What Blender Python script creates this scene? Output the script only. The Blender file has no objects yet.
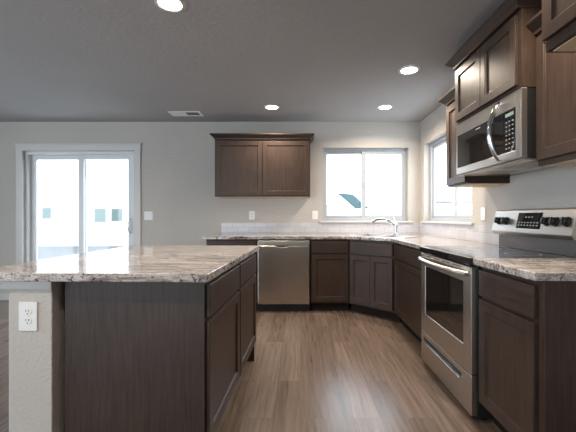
import bpy, bmesh, math, random
from mathutils import Vector, Matrix
R = math.radians
random.seed(7)
scene = bpy.context.scene
COL = scene.collection

# ------------------------------------------------------------------ camera
cam_d = bpy.data.cameras.new('camera'); cam = bpy.data.objects.new('camera', cam_d); COL.objects.link(cam)
CAM_H = 1.14
cam.location = (0, 0, CAM_H); cam.rotation_euler = (R(90), 0, 0)
cam_d.sensor_width = 36; cam_d.lens = 350 / 576 * 36
cam_d.shift_x = -(300 - 288) / 576; cam_d.shift_y = 1.5 / 576
cam_d.clip_start = 0.05; cam_d.clip_end = 400
scene.camera = cam
# ------------------------------------------------------------------ view
scene.view_settings.view_transform = 'Standard'; scene.view_settings.look = 'None'
scene.view_settings.gamma = 1; scene.view_settings.use_curve_mapping = False
scene.view_settings.exposure = 1.7
scene.cycles.use_denoising = True
scene.cycles.max_bounces = 10; scene.cycles.diffuse_bounces = 6; scene.cycles.transparent_max_bounces = 16
scene.cycles.sample_clamp_indirect = 8
scene.cycles.caustics_reflective = False; scene.cycles.caustics_refractive = False
# ------------------------------------------------------------------ daylight
SKY = 2.25
LAMP_W = 6.5
world = bpy.data.worlds.new('world'); scene.world = world; world.use_nodes = True
wn = world.node_tree
bg = wn.nodes['Background']; bg.inputs['Color'].default_value = (0.76, 0.88, 1.0, 1); bg.inputs['Strength'].default_value = SKY

# ------------------------------------------------------------------ dimensions of the room
BY = 4.83      # back wall face
RX = 1.66      # right wall face
LX = -5.6      # left wall face
FY = -4.4      # rear wall face (behind camera)
CZ = 2.46      # ceiling
CT = 0.914; CB = 0.879   # countertop top and bottom

# ------------------------------------------------------------------ light portals in the openings (sampling help for the sky)
def portal(name, loc, rot, sx, sy):
    l = bpy.data.lights.new(name, 'AREA'); l.shape = 'RECTANGLE'; l.size = sx; l.size_y = sy
    l.cycles.is_portal = True
    o = bpy.data.objects.new(name, l); COL.objects.link(o); o.location = loc; o.rotation_euler = rot
portal('door_portal', (-3.05, BY + .17, 1.02), (R(-90), 0, 0), 1.55, 2.1)
portal('window_portal', (.907, BY + .17, 1.60), (R(-90), 0, 0), 1.2, 1.05)
portal('window_portal', (RX + .17, 4.03, 1.60), (0, R(90), 0), 1.05, 1.32)
portal('rear_portal', (-3.4, FY - .17, 1.2), (R(90), 0, 0), 3.8, 2.2)
portal('left_portal', (LX - .17, 1.0, 1.2), (0, R(-90), 0), 2.2, 3.5)
portal('left_portal', (LX - .17, -2.55, 1.2), (0, R(-90), 0), 2.2, 3.1)

# ================================================================== materials
def new_mat(name):
    m = bpy.data.materials.new(name); m.use_nodes = True
    nt = m.node_tree; b = nt.nodes['Principled BSDF']
    return m, nt, b
def simple(name, col, rough=.5, metal=0, coat=0, spec=None):
    m, nt, b = new_mat(name)
    b.inputs['Base Color'].default_value = (*col, 1); b.inputs['Roughness'].default_value = rough
    b.inputs['Metallic'].default_value = metal; b.inputs['Coat Weight'].default_value = coat
    if spec is not None: b.inputs['Specular IOR Level'].default_value = spec
    return m
def N(nt, typ, **kw):
    n = nt.nodes.new(typ)
    for k, v in kw.items(): setattr(n, k, v)
    return n
def ramp(nt, stops):
    r = N(nt, 'ShaderNodeValToRGB'); e = r.color_ramp.elements
    while len(e) < len(stops): e.new(.5)
    for i, (p, c) in enumerate(stops):
        e[i].position = p; e[i].color = (*c, 1)
    return r
def coords(nt, scale, kind='Object'):
    tc = N(nt, 'ShaderNodeTexCoord'); mp = N(nt, 'ShaderNodeMapping'); mp.inputs['Scale'].default_value = scale
    nt.links.new(tc.outputs[kind], mp.inputs['Vector']); return mp
def noise(nt, vec, scale, detail=4, rough=.5, dist=0):
    n = N(nt, 'ShaderNodeTexNoise'); n.inputs['Scale'].default_value = scale; n.inputs['Detail'].default_value = detail
    n.inputs['Roughness'].default_value = rough; n.inputs['Distortion'].default_value = dist
    nt.links.new(vec, n.inputs['Vector']); return n
def bump(nt, b, height, strength, dist=.002):
    bp = N(nt, 'ShaderNodeBump'); bp.inputs['Strength'].default_value = strength; bp.inputs['Distance'].default_value = dist
    nt.links.new(height, bp.inputs['Height']); nt.links.new(bp.outputs['Normal'], b.inputs['Normal'])

def plaster(name, col, scale=70, strength=.35):
    m, nt, b = new_mat(name)
    mp = coords(nt, (1, 1, 1)); n = noise(nt, mp.outputs[0], scale, 3, .55)
    n2 = noise(nt, mp.outputs[0], 1.2, 2)
    c = ramp(nt, [(.3, tuple(x * .97 for x in col)), (.7, tuple(min(1, x * 1.03) for x in col))])
    nt.links.new(n2.outputs['Fac'], c.inputs['Fac']); nt.links.new(c.outputs[0], b.inputs['Base Color'])
    b.inputs['Roughness'].default_value = .75
    bump(nt, b, n.outputs['Fac'], strength, .008)
    return m
def wood(name, dark, light, axis='z', rough=.38, scale=1.0):
    m, nt, b = new_mat(name)
    s = {'z': (26, 26, 1.6), 'x': (1.6, 26, 26), 'y': (26, 1.6, 26)}[axis]
    mp = coords(nt, tuple(v * scale for v in s))
    n = noise(nt, mp.outputs[0], 3.0, 6, .62, .4)
    mp2 = coords(nt, (1, 1, 1)); n2 = noise(nt, mp2.outputs[0], 5, 3)
    mx = N(nt, 'ShaderNodeMath', operation='MULTIPLY_ADD'); mx.inputs[1].default_value = .35
    nt.links.new(n2.outputs['Fac'], mx.inputs[0]); nt.links.new(n.outputs['Fac'], mx.inputs[2])
    c = ramp(nt, [(.42, dark), (.62, tuple((a + d) / 2 for a, d in zip(dark, light))), (.9, light)])
    nt.links.new(mx.outputs[0], c.inputs['Fac']); nt.links.new(c.outputs[0], b.inputs['Base Color'])
    b.inputs['Roughness'].default_value = rough
    b.inputs['Specular IOR Level'].default_value = .3
    bump(nt, b, n.outputs['Fac'], .08, .002)
    return m
def granite(name):
    m, nt, b = new_mat(name)
    mp = coords(nt, (1, 1, 1))
    mpv = coords(nt, (1.6, 9.0, 6.0)); mpv.inputs['Rotation'].default_value = (0, 0, R(6))
    vein = noise(nt, mpv.outputs[0], 3.2, 9, .7, 1.0)
    c1 = ramp(nt, [(.34, (.10, .08, .072)), (.43, (.25, .21, .187)), (.50, (.47, .43, .40)), (.57, (.62, .59, .565)), (.64, (.27, .235, .215)), (.72, (.58, .55, .525))])
    nt.links.new(vein.outputs['Fac'], c1.inputs['Fac'])
    sp = noise(nt, mp.outputs[0], 95, 4, .75)
    c2 = ramp(nt, [(.40, (0, 0, 0)), (.47, (1, 1, 1))]); nt.links.new(sp.outputs['Fac'], c2.inputs['Fac'])
    mix = N(nt, 'ShaderNodeMix', data_type='RGBA', blend_type='MIX'); mix.inputs['A'].default_value = (.24, .19, .165, 1)
    nt.links.new(c2.outputs[0], mix.inputs['Factor']); nt.links.new(c1.outputs[0], mix.inputs['B'])
    # dark flecks gathered in drifts
    mpd = coords(nt, (1, 1.6, 1)); sd = noise(nt, mpd.outputs[0], 42, 5, .72, .4)
    cl = noise(nt, mp.outputs[0], 5.0, 3, .6)
    ad = N(nt, 'ShaderNodeMath', operation='MULTIPLY_ADD'); ad.inputs[1].default_value = .32
    nt.links.new(cl.outputs['Fac'], ad.inputs[0]); nt.links.new(sd.outputs['Fac'], ad.inputs[2])
    c3 = ramp(nt, [(.56, (.05, .043, .04)), (.605, (1, 1, 1))]); nt.links.new(ad.outputs[0], c3.inputs['Fac'])
    mul = N(nt, 'ShaderNodeMix', data_type='RGBA', blend_type='MULTIPLY'); mul.inputs['Factor'].default_value = .9
    nt.links.new(mix.outputs['Result'], mul.inputs['A']); nt.links.new(c3.outputs[0], mul.inputs['B'])
    dk = N(nt, 'ShaderNodeMix', data_type='RGBA', blend_type='MULTIPLY'); dk.inputs['Factor'].default_value = 1; dk.inputs['B'].default_value = (.92, .91, .91, 1)
    nt.links.new(mul.outputs['Result'], dk.inputs['A'])
    nt.links.new(dk.outputs['Result'], b.inputs['Base Color'])
    b.inputs['Roughness'].default_value = .09; b.inputs['Specular IOR Level'].default_value = .38
    return m
def steel(name, col=(.56, .52, .475), rough=.3, axis='z'):
    m, nt, b = new_mat(name)
    s = {'z': (220, 220, 1.2), 'x': (1.2, 220, 220)}[axis]
    mp = coords(nt, s); n = noise(nt, mp.outputs[0], 1.5, 3)
    c = ramp(nt, [(.3, tuple(x * .9 for x in col)), (.7, tuple(x * 1.06 for x in col))])
    nt.links.new(n.outputs['Fac'], c.inputs['Fac']); nt.links.new(c.outputs[0], b.inputs['Base Color'])
    b.inputs['Metallic'].default_value = 1; b.inputs['Roughness'].default_value = rough
    b.inputs['Anisotropic'].default_value = .5
    bump(nt, b, n.outputs['Fac'], .04, .001)
    return m
def plank_floor(name):
    m, nt, b = new_mat(name)
    tc = N(nt, 'ShaderNodeTexCoord'); sep = N(nt, 'ShaderNodeSeparateXYZ'); cmb = N(nt, 'ShaderNodeCombineXYZ')
    nt.links.new(tc.outputs['Object'], sep.inputs[0])
    nt.links.new(sep.outputs['Y'], cmb.inputs['X']); nt.links.new(sep.outputs['X'], cmb.inputs['Y'])
    br = N(nt, 'ShaderNodeTexBrick'); br.offset = .37; br.offset_frequency = 2
    br.inputs['Color1'].default_value = (0, 0, 0, 1); br.inputs['Color2'].default_value = (1, 1, 1, 1); br.inputs['Mortar'].default_value = (.5, .5, .5, 1)
    br.inputs['Scale'].default_value = 1; br.inputs['Mortar Size'].default_value = .0016; br.inputs['Brick Width'].default_value = 1.22
    br.inputs['Row Height'].default_value = .152; br.inputs['Bias'].default_value = 0
    nt.links.new(cmb.outputs[0], br.inputs['Vector'])
    tone = ramp(nt, [(0, (.108, .078, .062)), (.5, (.136, .099, .080)), (1, (.165, .123, .100))])
    nt.links.new(br.outputs['Color'], tone.inputs['Fac'])
    # grain, shifted per plank
    add = N(nt, 'ShaderNodeVectorMath', operation='MULTIPLY_ADD'); add.inputs[1].default_value = (7, 3, 0)
    nt.links.new(br.outputs['Color'], add.inputs[0]); nt.links.new(cmb.outputs[0], add.inputs[2])
    mp = N(nt, 'ShaderNodeMapping'); mp.inputs['Scale'].default_value = (.75, 14, 1); nt.links.new(add.outputs[0], mp.inputs['Vector'])
    g = noise(nt, mp.outputs[0], 3.0, 7, .66, .5)
    gc = ramp(nt, [(.28, (.52, .50, .48)), (.48, (.93, .93, .93)), (.74, (1.35, 1.35, 1.35))])
    nt.links.new(g.outputs['Fac'], gc.inputs['Fac'])
    mul = N(nt, 'ShaderNodeMix', data_type='RGBA', blend_type='MULTIPLY'); mul.inputs['Factor'].default_value = 1
    nt.links.new(tone.outputs[0], mul.inputs['A']); nt.links.new(gc.outputs[0], mul.inputs['B'])
    mo = N(nt, 'ShaderNodeMix', data_type='RGBA', blend_type='MIX'); mo.inputs['B'].default_value = (.10, .07, .055, 1)
    nt.links.new(br.outputs['Fac'], mo.inputs['Factor']); nt.links.new(mul.outputs['Result'], mo.inputs['A'])
    nt.links.new(mo.outputs['Result'], b.inputs['Base Color'])
    b.inputs['Roughness'].default_value = .27
    bump(nt, b, g.outputs['Fac'], .10, .002)
    return m
def tile_mat(name, horiz='X'):
    m, nt, b = new_mat(name)
    tc = N(nt, 'ShaderNodeTexCoord'); sep = N(nt, 'ShaderNodeSeparateXYZ'); cmb = N(nt, 'ShaderNodeCombineXYZ')
    nt.links.new(tc.outputs['Object'], sep.inputs[0])
    nt.links.new(sep.outputs[horiz], cmb.inputs['X']); nt.links.new(sep.outputs['Z'], cmb.inputs['Y'])
    br = N(nt, 'ShaderNodeTexBrick'); br.offset = .5
    br.inputs['Color1'].default_value = (.50, .49, .51, 1); br.inputs['Color2'].default_value = (.56, .55, .57, 1); br.inputs['Mortar'].default_value = (.36, .34, .32, 1)
    br.inputs['Scale'].default_value = 1; br.inputs['Mortar Size'].default_value = .002; br.inputs['Brick Width'].default_value = .155
    br.inputs['Row Height'].default_value = .0775
    nt.links.new(cmb.outputs[0], br.inputs['Vector']); nt.links.new(br.outputs['Color'], b.inputs['Base Color'])
    b.inputs['Roughness'].default_value = .22
    inv = N(nt, 'ShaderNodeMath', operation='SUBTRACT'); inv.inputs[0].default_value = 1; nt.links.new(br.outputs['Fac'], inv.inputs[1])
    bump(nt, b, inv.outputs[0], .4, .002)
    return m
def pane_mat(name, tint=(1, 1, 1), refl=.07):
    m = bpy.data.materials.new(name); m.use_nodes = True; nt = m.node_tree; nt.nodes.clear()
    out = N(nt, 'ShaderNodeOutputMaterial'); t = N(nt, 'ShaderNodeBsdfTransparent'); t.inputs[0].default_value = (*tint, 1)
    g = N(nt, 'ShaderNodeBsdfGlossy'); g.inputs['Roughness'].default_value = .01
    lw = N(nt, 'ShaderNodeLayerWeight'); lw.inputs['Blend'].default_value = .5
    pw_ = N(nt, 'ShaderNodeMath', operation='POWER'); pw_.inputs[1].default_value = 4.5; nt.links.new(lw.outputs['Facing'], pw_.inputs[0])
    ad = N(nt, 'ShaderNodeMath', operation='MULTIPLY_ADD'); ad.inputs[1].default_value = .6; ad.inputs[2].default_value = .03; nt.links.new(pw_.outputs[0], ad.inputs[0])
    mx = N(nt, 'ShaderNodeMixShader'); nt.links.new(ad.outputs[0], mx.inputs[0]); nt.links.new(t.outputs[0], mx.inputs[1]); nt.links.new(g.outputs[0], mx.inputs[2])
    nt.links.new(mx.outputs[0], out.inputs[0]); return m
def emit(name, col, s):
    m, nt, b = new_mat(name); b.inputs['Base Color'].default_value = (*col, 1)
    b.inputs['Emission Color'].default_value = (*col, 1); b.inputs['Emission Strength'].default_value = s; return m
def siding(name, col, pitch=.18):
    m, nt, b = new_mat(name)
    tc = N(nt, 'ShaderNodeTexCoord'); w = N(nt, 'ShaderNodeTexWave', wave_type='BANDS', bands_direction='Z', wave_profile='SAW')
    w.inputs['Scale'].default_value = .314 / pitch; nt.links.new(tc.outputs['Object'], w.inputs['Vector'])
    b.inputs['Base Color'].default_value = (*col, 1); b.inputs['Roughness'].default_value = .7
    bump(nt, b, w.outputs['Fac'], .5, .01); return m

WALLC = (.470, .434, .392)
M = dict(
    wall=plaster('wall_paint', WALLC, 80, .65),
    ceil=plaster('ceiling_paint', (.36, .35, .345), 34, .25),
    floor=plank_floor('plank_floor'),
    cab=wood('cabinet_wood', (.0205, .0120, .0086), (.057, .0365, .0268), 'z', .42),
    cabx=wood('cabinet_wood_horizontal', (.0205, .0120, .0086), (.057, .0365, .0268), 'x', .42),
    maple=wood('pale_wood', (.52, .38, .24), (.68, .54, .38), 'x', .5),
    darktoe=simple('dark_toe_kick', (.022, .016, .013), .7, spec=.08),  # toe kicks in one even dark brown
    granite=granite('granite'),
    steel=steel('brushed_steel'), steelx=steel('brushed_steel_horizontal', axis='x'),
    steelwarm=steel('warm_brushed_steel', (.56, .485, .41), .27),
    darksteel=simple('dark_steel', (.16, .16, .165), .25, .8),
    chrome=simple('chrome', (.62, .62, .64), .08, 1),
    black=simple('black_plastic', (.012, .012, .012), .35),
    glassblack=simple('black_glass', (.008, .008, .009), .04, 0, .5),
    ovenglass=simple('oven_glass', (.012, .011, .010), .05, 0, .5),
    trim=simple('white_trim_paint', (.55, .53, .50), .4),
    apron=simple('apron_paint', (.46, .435, .40), .5),
    vinyl=simple('shade_toned_vinyl', (.37, .39, .41), .35),  # white frames greyed: their backlit shade is put into the colour
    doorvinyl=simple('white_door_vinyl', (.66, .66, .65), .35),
    plate=simple('white_plate', (.74, .73, .70), .35),
    slot=simple('dark_slot', (.03, .03, .03), .5),
    tileb=tile_mat('wall_tile', 'X'), tiler=tile_mat('wall_tile_side', 'Y'),
    pane=pane_mat('clear_pane'),
    lens=emit('lamp_lens', (1.0, .92, .80), 9),
    lampring=simple('lamp_ring', (.55, .54, .53), .5),
    ledgreen=emit('display_digits', (.22, .30, .26), .03),
    keys=simple('key_print', (.30, .30, .30), .5),
    siding=siding('white_siding', (.80, .80, .80)),
    roof=simple('blue_grey_roof', (.042, .068, .070), .9, spec=0.05), paleroof=simple('pale_roof', (.26, .26, .25), .9, spec=.05),
    farglass=simple('far_window_glass', (.10, .13, .12), .5, spec=.1),
    gravel=plaster('gravel', (.05, .05, .048), 12, .3),
    concrete=plaster('concrete', (.45, .45, .44), 12, .2),
    fence=siding('white_fence', (.6, .6, .6), .15),
)

# ================================================================== mesh helpers
def link(name, me, parent=None):
    o = bpy.data.objects.new(name, me); COL.objects.link(o)
    if parent: o.parent = parent
    return o
def box(bm, x0, x1, y0, y1, z0, z1):
    vs = [bm.verts.new(p) for p in ((x0,y0,z0),(x1,y0,z0),(x1,y1,z0),(x0,y1,z0),(x0,y0,z1),(x1,y0,z1),(x1,y1,z1),(x0,y1,z1))]
    fs = [bm.faces.new([vs[i] for i in q]) for q in ((0,3,2,1),(4,5,6,7),(0,1,5,4),(1,2,6,5),(2,3,7,6),(3,0,4,7))]
    return vs, fs
def prism(bm, pts, z0, z1):
    a = [bm.verts.new((x, y, z0)) for x, y in pts]; b = [bm.verts.new((x, y, z1)) for x, y in pts]
    n = len(pts); bm.faces.new(a[::-1]); bm.faces.new(b)
    for i in range(n): bm.faces.new((a[i], a[(i+1) % n], b[(i+1) % n], b[i]))
def profile_x(bm, pts, x0, x1):          # (y, z) outline swept along x
    a = [bm.verts.new((x0, y, z)) for y, z in pts]; b = [bm.verts.new((x1, y, z)) for y, z in pts]
    n = len(pts); bm.faces.new(a); bm.faces.new(b[::-1])
    for i in range(n): bm.faces.new((a[i], b[i], b[(i+1) % n], a[(i+1) % n]))
def cyl(bm, c, r, h, axis='z', seg=24, r2=None):
    r2 = r if r2 is None else r2
    rot = {'z': Matrix(), 'y': Matrix.Rotation(R(-90), 4, 'X'), 'x': Matrix.Rotation(R(90), 4, 'Y')}[axis]
    bmesh.ops.create_cone(bm, cap_ends=True, segments=seg, radius1=r, radius2=r2, depth=h, matrix=Matrix.Translation(c) @ rot)
def tube(bm, pts, rad, seg=12):
    pts = [Vector(p) for p in pts]; rad = rad if isinstance(rad, (list, tuple)) else [rad] * len(pts)
    rings = []; up = Vector((0, 0, 1)); prev = None
    for i, p in enumerate(pts):
        d = (pts[min(i+1, len(pts)-1)] - pts[max(i-1, 0)]).normalized()
        if prev is None:
            s = d.cross(up)
            if s.length < .1: s = d.cross(Vector((1, 0, 0)))
            s.normalize()
        else:
            s = (prev - d * prev.dot(d)).normalized()
        prev = s; t = d.cross(s)
        rings.append([bm.verts.new(p + (s * math.cos(2*math.pi*k/seg) + t * math.sin(2*math.pi*k/seg)) * rad[i]) for k in range(seg)])
    for a, b in zip(rings, rings[1:]):
        for k in range(seg): bm.faces.new((a[k], a[(k+1) % seg], b[(k+1) % seg], b[k]))
    bm.faces.new(rings[0][::-1]); bm.faces.new(rings[-1])
def build(name, bm, mat, parent=None, bevel=0, smooth=False, seg=2):
    bmesh.ops.recalc_face_normals(bm, faces=bm.faces[:])
    me = bpy.data.meshes.new(name); bm.to_mesh(me); bm.free(); me.materials.append(M[mat])
    if smooth:
        for p in me.polygons: p.use_smooth = True
    o = link(name, me, parent)
    if bevel:
        md = o.modifiers.new('bevel', 'BEVEL'); md.width = bevel; md.segments = seg; md.limit_method = 'ANGLE'; md.angle_limit = R(40)
    if smooth:
        try: me.set_sharp_from_angle(angle=R(40))
        except Exception: pass
    return o
def B(name, mat, parent, *boxes, bevel=0):
    bm = bmesh.new()
    for b in boxes: box(bm, *b)
    return build(name, bm, mat, parent, bevel)
def thing(name, label, cat, loc, rotz=0, group=None):
    o = bpy.data.objects.new(name, None); COL.objects.link(o); o.empty_display_size = .1
    o.location = loc; o.rotation_euler = (0, 0, rotz); o['label'] = label; o['category'] = cat
    if group: o['group'] = group
    return o
def tag(o, label, cat, group=None):
    o['label'] = label; o['category'] = cat
    if group: o['group'] = group
    return o
def struct(o): o['kind'] = 'structure'; return o
def dup(root, loc, rotz, label, group=None):
    r = root.copy(); COL.objects.link(r); r.location = loc; r.rotation_euler = (0, 0, rotz); r['label'] = label
    if group: r['group'] = group
    for ch in list(root.children):
        c = ch.copy(); COL.objects.link(c); c.parent = r
        for g in ch.children:
            d = g.copy(); COL.objects.link(d); d.parent = c
    return r

def wall_grid(name, mat, axis, c0, c1, u0, u1, z0, z1, holes):
    """wall slab between c0..c1 on its normal axis, with rectangular openings (ua, ub, za, zb)"""
    us = sorted({u0, u1, *[h[0] for h in holes], *[h[1] for h in holes]}); zs = sorted({z0, z1, *[h[2] for h in holes], *[h[3] for h in holes]})
    bm = bmesh.new(); nu, nz = len(us) - 1, len(zs) - 1
    def solid(i, j):
        if not (0 <= i < nu and 0 <= j < nz): return False
        um, zm = (us[i] + us[i+1]) / 2, (zs[j] + zs[j+1]) / 2
        return not any(h[0] < um < h[1] and h[2] < zm < h[3] for h in holes)
    P = lambda u, c, z: bm.verts.new((u, c, z) if axis == 'y' else (c, u, z))
    for i in range(nu):
        for j in range(nz):
            if not solid(i, j): continue
            a, b, c, d = us[i], us[i+1], zs[j], zs[j+1]
            for k in (c0, c1): bm.faces.new([P(a, k, c), P(b, k, c), P(b, k, d), P(a, k, d)])
            for (di, dj, e) in ((-1, 0, ((a, c), (a, d))), (1, 0, ((b, c), (b, d))), (0, -1, ((a, c), (b, c))), (0, 1, ((a, d), (b, d)))):
                if not solid(i + di, j + dj):
                    (p, q), (r, s) = e
                    bm.faces.new([P(p, c0, q), P(r, c0, s), P(r, c1, s), P(p, c1, q)])
    bmesh.ops.remove_doubles(bm, verts=bm.verts[:], dist=1e-5)
    return struct(build(name, bm, mat))

# ================================================================== room shell
struct(B('floor', 'floor', None, (LX - .15, RX + .15, FY - .15, BY + .15, -.12, 0)))
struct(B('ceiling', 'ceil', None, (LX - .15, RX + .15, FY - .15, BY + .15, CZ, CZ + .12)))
D = (-3.818, -2.285, 0.0, 2.06)        # sliding door opening
W1 = (.317, 1.497, 1.09, 2.105)        # back window
W2 = (3.38, 4.68, 1.09, 2.125)         # right window (along Y)
wall_grid('wall_back', 'wall', 'y', BY, BY + .15, LX - .15, RX + .15, 0, CZ, [D, W1])
wall_grid('wall_right', 'wall', 'x', RX, RX + .15, FY, BY, 0, CZ, [W2])
RW = [(-5.3, -1.5, .1, 2.3)]; LW = (-.75, 2.75, .1, 2.3); LW2 = (-4.1, -1.0, .1, 2.3)  # unseen openings, sized and placed to fill the room with daylight
wall_grid('wall_rear', 'wall', 'y', FY - .15, FY, LX - .15, RX + .15, 0, CZ, RW)
wall_grid('wall_left', 'wall', 'x', LX - .15, LX, FY, BY, 0, CZ, [LW, LW2])
struct(B('baseboard_back', 'trim', None, (LX, -3.905, BY - .014, BY, 0, .09), (-2.19, -1.16, BY - .014, BY, 0, .09), bevel=.003))
struct(B('baseboard_left', 'trim', None, (LX, LX + .014, FY, BY - .014, 0, .09), bevel=.003))

def slider_window(name, rot, loc, w, h, wall_t=.15, sill=True, mid=.5):
    """vinyl slider: local x along the wall, y=0 the wall face, +y outwards, z=0 at the opening's bottom"""
    r = struct(bpy.data.objects.new(name, None)); COL.objects.link(r); r.location = loc; r.rotation_euler = (0, 0, rot)
    y0, y1 = .075, .135; f = .042
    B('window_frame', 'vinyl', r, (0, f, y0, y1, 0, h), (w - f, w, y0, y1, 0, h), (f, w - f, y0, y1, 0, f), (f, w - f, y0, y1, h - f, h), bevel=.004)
    s = .036; m = w * mid; c = .058
    for nm, a, b_, ya, yb, sl, sr in (('sash', f, m + c / 2, y0 + .028, y0 + .05, .022, c), ('sash', m - c / 2, w - f, y0 + .004, y0 + .026, c, s)):
        e = B(nm, 'vinyl', r, (a, a + sl, ya, yb, f, h - f), (b_ - sr, b_, ya, yb, f, h - f), (a + sl, b_ - sr, ya, yb, f, f + s), (a + sl, b_ - sr, ya, yb, h - f - s, h - f), bevel=.003)
        B('pane', 'pane', e, (a + sl, b_ - sr, (ya + yb) / 2 - .002, (ya + yb) / 2 + .002, f + s, h - f - s))
    B('latch', 'vinyl', r, (m - .012, m + .012, y0 - .012, y0 + .003, h * .5 - .03, h * .5 + .03), bevel=.003)
    if sill: B('window_sill', 'trim', r, (-.05, w + .05, -.03, y0, -.022, .002), bevel=.004)
    return r
slider_window('window_1', 0, (W1[0], BY, W1[2]), W1[1] - W1[0], W1[3] - W1[2], mid=.49)
slider_window('window_2', R(-90), (RX, W2[1], W2[2]), W2[1] - W2[0], W2[3] - W2[2], mid=.59)
for i, h in enumerate(RW):
    slider_window('window_%d' % (3 + i), R(180), (h[1], FY, h[2]), h[1] - h[0], h[3] - h[2])  # unseen rear window, made wide for fill light
slider_window('window_4', R(90), (LX, LW2[0], LW2[2]), LW2[1] - LW2[0], LW2[3] - LW2[2])
slider_window('window_5', R(90), (LX, LW[0], LW[2]), LW[1] - LW[0], LW[3] - LW[2])  # both left windows are unseen, enlarged for fill light

# sliding patio door
dr = struct(bpy.data.objects.new('door_1', None)); COL.objects.link(dr); dr.location = (D[0], BY, 0)
dw, dh = D[1] - D[0], D[3]
cs = B('casing', 'trim', dr, (-.09, 0, -.018, -.0005, 0, dh), (dw, dw + .09, -.018, -.0005, 0, dh), (-.095, dw + .095, -.022, -.0005, dh, dh + .085), (-.105, dw + .105, -.03, -.0005, dh + .085, dh + .1), bevel=.003)
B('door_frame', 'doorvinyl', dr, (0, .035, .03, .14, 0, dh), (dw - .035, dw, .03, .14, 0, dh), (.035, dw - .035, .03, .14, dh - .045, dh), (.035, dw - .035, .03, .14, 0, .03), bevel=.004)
s = .075
for a, b_, ya, yb in ((.035, dw / 2 + .04, .09, .125), (dw / 2 - .04, dw - .035, .045, .08)):
    e = B('door_panel', 'doorvinyl', dr, (a, a + s, ya, yb, .03, dh - .045), (b_ - s, b_, ya, yb, .03, dh - .045), (a + s, b_ - s, ya, yb, .03, .13), (a + s, b_ - s, ya, yb, dh - .105, dh - .045), bevel=.004)
    B('pane', 'pane', e, (a + s, b_ - s, (ya + yb) / 2 - .003, (ya + yb) / 2 + .003, .13, dh - .105))
bm = bmesh.new()
xh = dw - .035 - s / 2
tube(bm, [(xh, .045, .93), (xh - .004, .012, .94), (xh - .008, -.003, .98), (xh - .008, -.003, 1.07), (xh - .004, .012, 1.11), (xh, .045, 1.12)], .009)
build('handle', bm, 'chrome', dr, smooth=True)

# ================================================================== cabinets
def shaker(name, parent, x0, x1, z0, z1, y=-.02, t=.0195, rail=.057, mat='cab'):
    bm = bmesh.new(); vs, fs = box(bm, x0, x1, y, y + t, z0, z1)
    front = fs[2]; bmesh.ops.recalc_face_normals(bm, faces=bm.faces[:]); bm.normal_update()
    bmesh.ops.inset_region(bm, faces=[front], thickness=rail, use_even_offset=True)
    r = bmesh.ops.inset_region(bm, faces=[front], thickness=.0045, use_even_offset=True)
    for v in front.verts: v.co.y += .011
    return build(name, bm, mat, parent, .0018)
def slab(name, parent, x0, x1, z0, z1, y=-.02, t=.0195):
    return B(name, 'cabx', parent, (x0, x1, y, y + t, z0, z1), bevel=.003)
def carcass(parent, w, d, z0=.105, z1=CB, toe=True, lside=True, rside=True):
    B('body', 'cab', parent, (0, w, 0, d, z0, z1), bevel=.001)
    if toe: B('toe_kick', 'darktoe', parent, (0, w, .07, .085, 0, z0))
def base_cabinet(label, loc, rotz, w, d=.605, doors=1, group=None, drawer=True, name='base_cabinet', l=.012, r=.012):
    t = thing(name, label, 'cabinet', loc, rotz, group)
    carcass(t, w, d)
    slab('drawer', t, l, w - r, .712, .853)
    if doors == 1: shaker('door', t, l, w - r, .128, .694)
    else:
        shaker('door', t, l, w / 2 - .002, .128, .702); shaker('door', t, w / 2 + .002, w - r, .128, .702)
    return t

FB = 4.225   # carcass front of the back run
# back run
base_cabinet('dark wood base cabinet left of the dishwasher, mostly hidden behind the island', (-1.13, FB, 0), 0, .612, BY - FB - .004)
base_cabinet('dark wood base cabinet between the dishwasher and the angled sink cabinet', (.128, FB, 0), 0, .462, BY - FB - .004, r=.016)

# angled corner sink cabinet
F1 = (.594, FB); F2 = (1.03, FB - .436)
fw = math.hypot(F2[0] - F1[0], F2[1] - F1[1])
t = thing('corner_sink_cabinet', 'angled dark wood corner cabinet with two narrow doors under the sink', 'cabinet', (F1[0], F1[1], 0), R(-45))
B('body', 'cab', t, (0, fw, 0, .02, .105, CB), (.0, fw, .02, .30, .105, .12), bevel=.001)
for s_ in (0, 1):
    pass
B('toe_kick', 'darktoe', t, (-.02, fw + .02, .07, .085, 0, .105))
slab('false_drawer_front', t, .022, fw - .022, .712, .853)
shaker('door', t, .022, fw / 2 - .0015, .128, .694); shaker('door', t, fw / 2 + .0015, fw - .022, .128, .694)

FR = 1.03   # carcass front of the right run
RNG_Y1, RNG_Y2 = 2.762, 1.949
base_cabinet('dark wood base cabinet between the angled sink cabinet and the range', (FR, F2[1] - .004, 0), R(-90), F2[1] - .004 - RNG_Y1 - .006, RX - FR - .004, l=.03)
FN = 1.005     # carcass front of the piece nearest the camera
NE = 1.448   # near end of right run
t = base_cabinet('dark wood base cabinet nearest the camera, right of the range', (FN, RNG_Y2 - .008, 0), R(-90), RNG_Y2 - .008 - NE, RX - FN - .004, r=.028)
wn_ = RNG_Y2 - .008 - NE
B('side_panel', 'cab', t, (wn_, wn_ + .012, 0.0, RX - FN - .004, 0, CB), bevel=.001)

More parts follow.
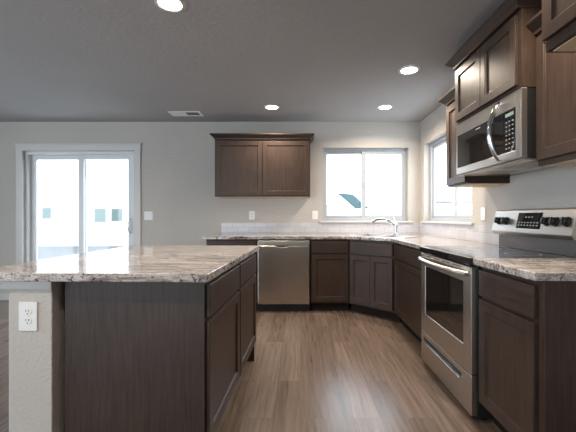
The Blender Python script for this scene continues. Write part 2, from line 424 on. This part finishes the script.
# countertops
def counter(name, label, pts, loc=(0, 0, 0), rotz=0, cut=None):
    bm = bmesh.new(); prism(bm, pts, CB, CT)
    o = build(name, bm, 'granite', None, .004, seg=2)
    o.location = loc; o.rotation_euler = (0, 0, rotz)
    tag(o, label, 'countertop'); return o
OV = .032
k = F1[0] + F1[1] - .044 - .0
yF = FB - .037; xF = FR - .045
ct = counter('countertop', 'long speckled granite countertop along the back wall, turning the corner to the range',
        [(-1.175, BY - .001), (-1.175, yF), (k - yF, yF), (xF, k - xF), (xF, RNG_Y1 + .004), (RX - .001, RNG_Y1 + .004), (RX - .001, BY - .001)])
counter('countertop', 'short granite countertop on the cabinet right of the range',
        [(RX - .001, RNG_Y2 - .004), (FN - .045, RNG_Y2 - .004), (FN - .045, 1.432), (RX - .001, 1.432)])

# corner sink and faucet
SC = ((F1[0] + F2[0]) / 2, (F1[1] + F2[1]) / 2)
ct.modifiers.clear()
bm = bmesh.new(); box(bm, -.355, .355, .10, .49, CB - .3, CT + .1)
cut = build('cutter', bm, 'black'); cut.location = (SC[0], SC[1], 0); cut.rotation_euler = (0, 0, R(-45))
md = ct.modifiers.new('cut', 'BOOLEAN'); md.object = cut; md.operation = 'DIFFERENCE'; md.solver = 'EXACT'
bpy.context.view_layer.update()
me2 = bpy.data.meshes.new_from_object(ct.evaluated_get(bpy.context.evaluated_depsgraph_get()))
ct.modifiers.clear(); ct.data = me2; bpy.data.objects.remove(cut)
md = ct.modifiers.new('bevel', 'BEVEL'); md.width = .004; md.segments = 2; md.limit_method = 'ANGLE'; md.angle_limit = R(40)

sk = thing('kitchen_sink', 'double bowl steel sink set diagonally in the corner countertop', 'sink', (SC[0], SC[1], CT), R(-45))
bm = bmesh.new()
xs = [-.38, -.345, -.02, .02, .345, .38]; ys = [.075, .11, .455, .515]
for i in range(5):
    for j in range(3):
        if j == 1 and i in (1, 3): continue
        box(bm, xs[i], xs[i+1], ys[j], ys[j+1], .0006, .007)
bmesh.ops.remove_doubles(bm, verts=bm.verts[:], dist=1e-5)
build('rim', bm, 'steelx', sk)
for xa, xb in ((-.345, -.02), (.02, .345)):
    bm = bmesh.new(); z0 = -.18; a = .02
    tp = [bm.verts.new(p) for p in ((xa, .11, .006), (xb, .11, .006), (xb, .455, .006), (xa, .455, .006))]
    bt = [bm.verts.new(p) for p in ((xa + a, .11 + a, z0), (xb - a, .11 + a, z0), (xb - a, .455 - a, z0), (xa + a, .455 - a, z0))]
    bm.faces.new(bt)
    for q in range(4): bm.faces.new((tp[q], tp[(q+1) % 4], bt[(q+1) % 4], bt[q]))
    o = build('bowl', bm, 'steelx', sk)
    o.modifiers.new('thick', 'SOLIDIFY').thickness = .0015
    bm = bmesh.new(); cyl(bm, ((xa + xb) / 2, .28, z0 + .002), .04, .004); build('drain', bm, 'chrome', o, smooth=True)

fa = thing('faucet', 'chrome single lever faucet behind the corner sink', 'faucet', (SC[0] + .484 * .7071 + .028, SC[1] + .484 * .7071 - .028, CT + .007), R(-45))
bm = bmesh.new()
cyl(bm, (0, 0, .005), .031, .010); cyl(bm, (0, 0, .02), .027, .02, r2=.021)
build('base', bm, 'chrome', fa, smooth=True)
bm = bmesh.new(); tube(bm, [(0, 0, .02), (0, 0, .08), (0, 0, .12), (0, 0, .145), (0, 0, .155)], [.021, .020, .022, .022, .014], 20)
build('body', bm, 'chrome', fa, smooth=True)
dx, dy = -.83, -.55       # spout direction in the faucet's own frame
L = [(0, .10, .016), (.04, .145, .016), (.08, .175, .015), (.13, .195, .015), (.19, .198, .015), (.24, .188, .016), (.275, .165, .017), (.285, .14, .018)]
bm = bmesh.new(); tube(bm, [(dx * a, dy * a, z) for a, z, r in L], [r for a, z, r in L], 16)
sp = build('spout', bm, 'chrome', fa, smooth=True)
bm = bmesh.new(); tube(bm, [(0, 0, .15), (-.012, -.008, .185), (-.03, -.02, .23), (-.042, -.028, .252)], [.014, .009, .007, .009], 12)
build('lever', bm, 'chrome', fa, smooth=True)

# ================================================================== dishwasher
t = thing('dishwasher', 'stainless steel dishwasher under the back countertop, left of the base cabinets', 'dishwasher', (-.512, FB - .02, 0))
w = .632
B('body', 'black', t, (.006, w - .006, .04, .58, .07, CB - .004))
B('toe_kick', 'black', t, (.004, w - .004, .06, .075, 0.0, .098), bevel=.002)
B('door', 'steelwarm', t, (.006, w - .006, -.012, .038, .10, .802), bevel=.006)
cp = B('control_panel', 'steelx', t, (.006, w - .006, -.012, .038, .805, .862), bevel=.005)
hx, hz = w / 2 - .02, .800
bm = bmesh.new()
pts = [(hx - .082 + .164 * i / 14, hz - .020 * math.sin(math.pi * i / 14) ** .5) for i in range(15)]
fr_ = [bm.verts.new((x, -.0128, z)) for x, z in pts]; bk_ = [bm.verts.new((x, -.010, z)) for x, z in pts]
bm.faces.new(fr_); bm.faces.new(bk_[::-1])
for i in range(15): bm.faces.new((fr_[i], bk_[i], bk_[(i+1) % 15], fr_[(i+1) % 15]))
build('recess_shade', bm, 'slot', t)  # flat dark plate: shade of the handle pocket as colour
bm = bmesh.new(); tube(bm, [(x, -.0135, z - .002) for x, z in pts], .0035, 8); build('handle', bm, 'steelx', t, smooth=True)

# ================================================================== range
rx = .955
t = thing('range', 'stainless steel electric range with black glass cooktop between two base cabinets', 'stove', (rx, RNG_Y1, 0), R(-90))
w = RNG_Y1 - RNG_Y2; dep = RX - rx - .006
B('body', 'black', t, (.003, w - .003, .035, dep, .02, .888), bevel=.003)
B('toe_kick', 'black', t, (.02, w - .02, .06, .08, 0, .03))
ck = B('cooktop', 'glassblack', t, (.0, w, -.012, .600, .872, CT), bevel=.004)
for (cx, cy, rr) in ((.21, .15, .10), (.60, .15, .08), (.21, .42, .08), (.60, .42, .10)):
    bm = bmesh.new()
    for k_ in range(40):
        a0, a1 = 2*math.pi*k_/40, 2*math.pi*(k_+1)/40
        bm.faces.new([bm.verts.new((cx + r_ * math.cos(a), cy + r_ * math.sin(a), CT + .0006)) for r_, a in ((rr, a0), (rr, a1), (rr - .004, a1), (rr - .004, a0))])
    build('burner_ring', bm, 'keys', ck)
dz0, dz1 = .262, .862
od = B('oven_door', 'steel', t, (.004, .092, 0, .034, dz0, dz1), (w - .100, w - .004, 0, .034, dz0, dz1), (.092, w - .100, 0, .034, dz0, .403), (.092, w - .100, 0, .034, .768, dz1), bevel=.003)
B('window', 'ovenglass', od, (.088, w - .096, .004, .03, .398, .773))
B('vent_slots', 'slot', od, *[(.10 + i * .155, .22 + i * .155, -.0012, .001, .846, .853) for i in range(4)])
bm = bmesh.new(); n = 20
pts = [(.03 + (w - .06) * i / n, -.018 - .045 * math.sin(math.pi * i / n) ** .7, .822) for i in range(n + 1)]
tube(bm, [(.03, .002, .822)] + pts + [(w - .03, .002, .822)], [.014] + [.0165] * (n + 1) + [.014], 14)
build('handle', bm, 'steelx', od, smooth=True)
dwr = B('drawer', 'steel', t, (.004, w - .004, 0, .034, .03, .256), bevel=.004)
B('recess_shade', 'slot', dwr, (.06, w - .12, -.001, .002, .196, .222))  # dark strip on the flat front, painted shade of the pull recess
bm = bmesh.new(); profile_x(bm, [(.001, .186), (-.016, .190), (-.018, .197), (.001, .200)], .055, w - .115); build('handle', bm, 'chrome', dwr)
# backguard
bgd = thing
bm = bmesh.new()
profile_x(bm, [(.572, 1.012), (.556, 1.038), (.590, 1.190), (.602, 1.197), (.66, 1.197), (dep, 1.175), (dep, CT + .002), (.622, CT + .002), (.622, 1.012)], 0, w)
bk = build('backguard', bm, 'steelx', t, .004)
B('riser_panel', 'darksteel', bk, (.012, w - .012, .608, .6225, CT + .002, 1.011))
def on_face(x, v, out=0):      # point on the sloped control face, v = 0..1 up the face
    y = .556 + (.590 - .556) * v; z = 1.038 + (1.190 - 1.038) * v
    return Vector((x, y - out * .972, z + out * .236))
bm = bmesh.new()
c = [on_face(.30, .18, .001), on_face(.545, .18, .001), on_face(.545, .88, .001), on_face(.30, .88, .001)]
cb = [p + Vector((0, .004, -.001)) for p in c]
a = [bm.verts.new(p) for p in c]; b2 = [bm.verts.new(p) for p in cb]
bm.faces.new(a); bm.faces.new(b2[::-1])
for i in range(4): bm.faces.new((a[i], b2[i], b2[(i+1) % 4], a[(i+1) % 4]))
dsp = build('display', bm, 'glassblack', bk)
for row, v in ((0, .30), (1, .42), (2, .66)):
    for i in range(7):
        x = .318 + i * .031
        if row == 2 and not (2 <= i <= 4): continue
        p, q = on_face(x, v, .0018), on_face(x + .018, v + .05, .0018)
        bm = bmesh.new(); bm.faces.new([bm.verts.new(z_) for z_ in (p, Vector((q.x, p.y, p.z)), q, Vector((p.x, q.y, q.z)))])
        build('display_mark', bm, 'ledgreen', dsp)
for x in (.085, .175, .60, .675, .765):
    bm = bmesh.new()
    p = on_face(x, .5); rot = Matrix.Translation(p) @ Matrix.Rotation(R(-13.6), 4, 'X') @ Matrix.Rotation(R(90), 4, 'X')
    bmesh.ops.create_cone(bm, cap_ends=True, segments=28, radius1=.030, radius2=.027, depth=.012, matrix=rot @ Matrix.Translation((0, 0, .006)))
    bmesh.ops.create_cone(bm, cap_ends=True, segments=28, radius1=.024, radius2=.021, depth=.022, matrix=rot @ Matrix.Translation((0, 0, .022)))
    vv = bmesh.ops.create_cube(bm, size=1, matrix=rot @ Matrix.Translation((0, 0, .034)) @ Matrix.Diagonal((.010, .044, .010, 1)))
    build('knob', bm, 'black', bk, .0015, smooth=True)

# ================================================================== microwave
mx_ = 1.233; mz0, mz1 = 1.476, 1.866
t = thing('microwave', 'stainless steel over the range microwave with curved chrome handle', 'microwave', (mx_, RNG_Y1 - .001, mz0), R(-90))
w = RNG_Y1 - RNG_Y2 - .002; dep = RX - mx_ - .004; H = mz1 - mz0
B('body', 'black', t, (.004, w - .004, .036, dep, 0, H - .001), bevel=.002)
fr = B('front_frame', 'steelx', t, (0, .014, 0, .035, .0, H), (w - .054, w, 0, .035, 0, H), (.014, w - .054, 0, .035, 0, .05), (.014, w - .054, 0, .035, .301, H), bevel=.003)
dr_ = B('door', 'glassblack', t, (.0145, .635, .003, .03, .0505, .3005), bevel=.002)
B('window', 'ovenglass', dr_, (.06, .53, .001, .0032, .085, .262))
B('brand_mark', 'keys', dr_, (.30, .36, .0015, .0032, .278, .286))
cp = B('control_panel', 'glassblack', t, (.638, w - .0545, .003, .03, .0505, .3005), bevel=.002)
B('display', 'ledgreen', cp, (.655, .735, .002, .0032, .262, .282))
b0 = None
for r_ in range(7):
    for c_ in range(3):
        if b0 is None:
            b0 = B('button', 'keys', cp, (-.0065, .0065, .0018, .0032, -.0032, .0032)); o = b0
        else:
            o = b0.copy(); COL.objects.link(o)
        o.location = (.665 + c_ * .031, 0, .075 + r_ * .026)
bm = bmesh.new(); n = 18
pts = [(.612, -.012 - .058 * math.sin(math.pi * i / n) ** .8, .020 + (H - .05) * i / n) for i in range(n + 1)]
tube(bm, [(.612, .004, .022)] + pts + [(.612, .004, H - .032)], [.012] + [.0145] * (n + 1) + [.012], 14)
build('handle', bm, 'chrome', t, smooth=True)
B('bottom_pan', 'steel', t, (.006, w - .006, .02, dep - .03, -.012, -.0005), bevel=.004)
for xa in (.06, .47):
    gr = B('filter_grille', 'steelx', t, *[(xa, xa + .28, .10 + i * .02, .112 + i * .02, -.016, -.0125) for i in range(9)])
B('lamp_cover', 'plate', t, (.36, .45, .06, .12, -.015, -.0125))

# ================================================================== wall cabinets
def crown(parent, w, d, z, left=True, right=True):
    lv = [(0, .004), (.012, .006), (.020, .014), (.046, .044), (.052, .050), (.066, .050)]
    bm = bmesh.new(); rings = []
    for dz, o in lv:
        xa, xb = (-o if left else 0), (w + o if right else w)
        rings.append([bm.verts.new(p) for p in ((xa, -.02 - o, z + dz), (xb, -.02 - o, z + dz), (xb, d, z + dz), (xa, d, z + dz))])
    bm.faces.new(rings[0][::-1]); bm.faces.new(rings[-1])
    for a, b in zip(rings, rings[1:]):
        for k_ in range(4): bm.faces.new((a[k_], a[(k_+1) % 4], b[(k_+1) % 4], b[k_]))
    return build('crown_molding', bm, 'cabx', parent)
def wall_cabinet(label, loc, rotz, w, d, h, doors=2, crown_sides=(True, True), mg=(.010, .010), drop=.012, cr=True):
    t = thing('wall_cabinet', label, 'cabinet', loc, rotz)
    B('body', 'cab', t, (0, w, 0, d, 0, h), bevel=.001)
    B('bottom_panel', 'maple', t, (.018, w - .018, .02, d - .002, -.003, -.0003))
    if doors == 1: shaker('door', t, mg[0], w - mg[1], drop, h - .022)
    else:
        for i in range(doors):
            a = mg[0] + (w - mg[0] - mg[1]) * i / doors; b = mg[0] + (w - mg[0] - mg[1]) * (i + 1) / doors
            shaker('door', t, a + (.003 if i else 0), b - (.003 if i < doors - 1 else 0), drop, h - .022)
    if cr: crown(t, w, d, h, *crown_sides)
    return t
WD = .31
wall_cabinet('dark wood two door wall cabinet alone on the back wall', (-1.100, BY - WD - .002, 1.411), 0, 1.232, WD, .735, 2)
WD2 = .333; UX = RX - WD2 - .002   # carcass front on the right wall
wall_cabinet('narrow dark wood wall cabinet between the right window and the microwave', (UX, 3.138, 1.411), R(-90), 3.138 - RNG_Y1 - .002, WD2, .73, 1, (True, False))
MD = RX - 1.238
wall_cabinet('raised dark wood two door wall cabinet above the microwave', (1.238 - .002, RNG_Y1, 1.868), R(-90), RNG_Y1 - RNG_Y2 - .001, MD, .44, 2, (True, True), (.012, .03), .02)
wall_cabinet('dark wood wall cabinet right of the microwave, above the short countertop', (UX, RNG_Y2 - .002, 1.424), R(-90), RNG_Y2 - .004 - NE - .05, WD2, .73, 1, (False, False), (.012, .012), .03)
wall_cabinet('deep dark wood wall cabinet at the upper right, nearest the camera', (1.05, NE + .05, 1.845), R(-90), .92, RX - 1.05 - .002, .50, 2, (False, False), (.006, .01), .045)

# ================================================================== backsplash
tag(B('tile_backsplash', 'tileb', None, (-1.085, RX - .011, BY - .010, BY - .0005, CT + .0008, 1.066), bevel=.001), 'pale tile backsplash strip along the back wall under the window', 'backsplash')
tag(B('tile_backsplash', 'tiler', None, (RX - .010, RX - .0005, RNG_Y1 + .0, BY - .011, CT + .0008, 1.066), bevel=.001), 'pale tile backsplash strip on the right wall under the side window', 'backsplash')

# ================================================================== island
IA = R(-1.74); IO = Vector((-.37, 1.40, 0)); IM = Matrix.Translation(IO) @ Matrix.Rotation(IA, 4, 'Z')
def isl(u, v, z=0): return IM @ Vector((u, v, z))
counter('island_countertop', 'large speckled granite island countertop in the left foreground', [(-1.03, 0), (0, 0), (0, 1.415), (-1.03, 1.415)], IO, IA)
ID = .60
v0, v1, v2 = .075, .735, 1.375
def island_cab(label, va, vb, l=.012, r=.012):
    t = thing('island_cabinet', label, 'cabinet', isl(-.037, va), IA + R(90)); w = vb - va
    carcass(t, w, ID, .148); slab('drawer', t, l, w - r, .712, .853); shaker('door', t, l, w - r, .168, .694); return t
t = island_cab('dark wood island cabinet nearest the camera, with the wide plain end panel', v0 + .013, v1, l=.004)
B('side_panel', 'cab', t, (-.013, -.0005, -.002, ID, 0, CB), bevel=.001)
t = island_cab('dark wood island cabinet at the far end of the island, towards the dishwasher', v1 + .001, v2)
B('side_panel', 'cab', t, (v2 - v1 - .0005, v2 - v1 + .012, -.002, ID, 0, CB), bevel=.001)
pw = struct(B('wall_island', 'wall', None, (-.853, -.667, .04, 1.39, 0, CB - .0005), bevel=.004)); pw.location = IO; pw.rotation_euler = (0, 0, IA)
ap = struct(B('trim_1', 'apron', None, (-1.0, -.659, .026, .0395, .842, CB - .0008), (-1.0, -.985, .0395, 1.39, .842, CB - .0008), (-.985, -.659, 1.3905, 1.404, .842, CB - .0008), bevel=.003)); ap.location = IO; ap.rotation_euler = (0, 0, IA)
bb = struct(B('baseboard_island', 'trim', None, (-.867, -.8535, .04, 1.39, 0, .09), bevel=.003)); bb.location = IO; bb.rotation_euler = (0, 0, IA)

# ================================================================== outlets and switches
def outlet(label, loc, rotz, pw=.079, ph=.122, kind='outlet'):
    """local: plate faces -y, centre at the origin"""
    t = thing('wall_outlet' if kind == 'outlet' else 'light_switch', label, 'outlet' if kind == 'outlet' else 'switch', loc, rotz)
    B('plate', 'plate', t, (-pw/2, pw/2, -.006, -.0005, -ph/2, ph/2), bevel=.003)
    if kind == 'outlet':
        for zc in (-.0195, .0195):
            bm = bmesh.new(); bmesh.ops.create_cone(bm, cap_ends=True, segments=24, radius1=.0172, radius2=.0172, depth=.003, matrix=Matrix.Translation((0, -.0068, zc)) @ Matrix.Rotation(R(90), 4, 'X') @ Matrix.Diagonal((1, .82, 1, 1)))
            so = build('socket', bm, 'plate', t, smooth=True)
            bm = bmesh.new()
            for dx_ in (-.0062, .0062): box(bm, dx_ - .0012, dx_ + .0012, -.0088, -.0082, zc + .000, zc + .009)
            cyl(bm, (0, -.0085, zc - .0075), .0026, .0006, 'y', 12)
            build('slots', bm, 'slot', so)
    else:
        n_ = 2 if pw > .1 else 1
        for i in range(n_):
            xc = (i - (n_ - 1) / 2) * .046
            B('rocker', 'plate', t, (xc - .0165, xc + .0165, -.009, -.0062, -.033, .033), bevel=.0015)
    return t
p = isl(-.7405, .04, .71)
outlet('white double outlet on the end of the island half wall', isl(-.765, .04, .728), IA)
outlet('white outlet on the back wall under the two door wall cabinet', (-.663, BY, 1.17), 0, .077, .118)
outlet('single white switch on the back wall beside the left edge of the window', (.207, BY, 1.172), 0, .077, .118, 'switch')
outlet('white double switch on the back wall right of the patio door', (-2.09, BY, 1.165), 0, .118, .118, 'switch')
outlet('white outlet on the right wall between the window and the range', (RX, 3.165, 1.172), R(-90), .077, .118)

# ================================================================== ceiling: recessed lamps, register
def can(label, x, y):
    t = thing('recessed_light', label, 'ceiling light', (x, y, CZ), 0, 'recessed ceiling lights')
    bm = bmesh.new(); n = 40; prof = [(.092, -.0005), (.092, -.006), (.074, -.009), (.066, -.003)]
    rings = [[bm.verts.new((r_ * math.cos(2*math.pi*k_/n), r_ * math.sin(2*math.pi*k_/n), z)) for k_ in range(n)] for r_, z in prof]
    for a, b in zip(rings, rings[1:]):
        for k_ in range(n): bm.faces.new((a[k_], a[(k_+1) % n], b[(k_+1) % n], b[k_]))
    build('trim_ring', bm, 'lampring', t, smooth=True)
    bm = bmesh.new(); cyl(bm, (0, 0, -.0025), .068, .004, seg=40); build('lens', bm, 'lens', t)
    l = bpy.data.lights.new('lamp', 'AREA'); l.shape = 'DISK'; l.size = .12; l.energy = LAMP_W; l.color = (1.0, .85, .68); l.spread = R(150)
    o = bpy.data.objects.new('lamp', l); COL.objects.link(o); o.parent = t; o.location = (0, 0, -.012)
    return t
can('recessed ceiling light above the left end of the sink run, near the back wall', -.334, 4.18)
can('recessed ceiling light in front of the back window', 1.015, 4.18)
can('recessed ceiling light beside the raised cabinet above the microwave', .975, 3.13)
can('recessed ceiling light over the island, cut by the top of the picture', -.80, 2.154)
can('recessed ceiling light nearer than the microwave, above the picture', .975, 1.55)
can('added unseen ceiling light over the room, for extra light', -.80, .3)  # unseen lamp, added because the room needed more light

t = thing('ceiling_vent', 'white ceiling air register above the patio door side of the kitchen', 'vent', (-1.445, 4.44, CZ))
B('frame', 'plate', t, (-.20, .20, -.10, -.072, -.008, -.0005), (-.20, .20, .072, .10, -.008, -.0005), (-.20, -.165, -.072, .072, -.008, -.0005), (.165, .20, -.072, .072, -.008, -.0005), (-.006, .006, -.072, .072, -.008, -.0005), bevel=.002)
B('duct', 'slot', t, (-.165, .165, -.072, .072, -.0015, -.0004))
for side in (-1, 1):
    for i in range(6):
        yy = -.06 + i * .024
        bm = bmesh.new(); x0_, x1_ = ((-.165, -.006) if side < 0 else (.006, .165))
        sl = .009 * side
        a = [(x0_, yy + sl, -.0016), (x1_, yy + sl, -.0016), (x1_, yy - sl, -.0075), (x0_, yy - sl, -.0075)]
        bm.faces.new([bm.verts.new(p_) for p_ in a]); o = build('louver', bm, 'plate', t)
        o.modifiers.new('thick', 'SOLIDIFY').thickness = .001

# ================================================================== outside
struct(B('ground', 'gravel', None, (-60, 60, BY + .16, 90, -.35, -.2)))
o = B('patio_slab', 'concrete', None, (-5.5, -1.2, BY + .16, BY + 2.6, -.199, -.06)); struct(o)
def far_window(parent, x0, x1, y, z0, z1):
    f = B('window', 'vinyl', parent, (x0 - .05, x1 + .05, y - .03, y, z0 - .05, z1 + .05)); B('pane', 'farglass', f, (x0, x1, y - .04, y - .031, z0, z1))
def far_house(label, loc, w, d, h, rise, wins=(), rotz=0, ov=.4, roofm='roof'):
    t = thing('neighbor_house', label, 'house', loc, rotz)
    bm = bmesh.new(); box(bm, 0, w, 0, d, 0, h); build('wall', bm, 'siding', t)
    bm = bmesh.new(); profile_x(bm, [(-ov, h - .12), (d / 2, h + rise), (d + ov, h - .12), (d + ov, h + .05), (d / 2, h + rise + .2), (-ov, h + .05)], -ov, w + ov); build('roof', bm, roofm, t)
    for x_ in (.0, w - .05):
        bm = bmesh.new(); profile_x(bm, [(.01, h), (d - .01, h), (d / 2, h + rise * .96)], x_, x_ + .05); build('gable', bm, 'siding', t)
    for (a_, b_, c_, e_) in wins: far_window(t, a_, b_, 0, c_, e_)
    return t
HX, HY = -15.5, 16.5
S_ = 350 / HY
def hw(px0, px1, py0, py1): return ((px0 - 300) / S_ - HX, (px1 - 300) / S_ - HX, CAM_H + (217.5 - py1) / S_ + .2, CAM_H + (217.5 - py0) / S_ + .2)
far_house('white neighboring house with small windows seen through the patio door', (HX, HY, -.2), 9.5, 7, 5.2, 1.5, [hw(43, 51.5, 208, 218.5), hw(95, 106, 208.5, 222), hw(112, 122.5, 209, 221)])
far_house('distant white house with blue grey roof seen through the back window', (12.0, 76.5, -.2), 4.8, 9.2, 3.5, 3.2, [], R(42), .06)
far_house('pale house with light grey roof seen through the right window', (19.0, 50, -.2), 11, 8, 3.6, 2.0, [], 0, .3, 'paleroof')
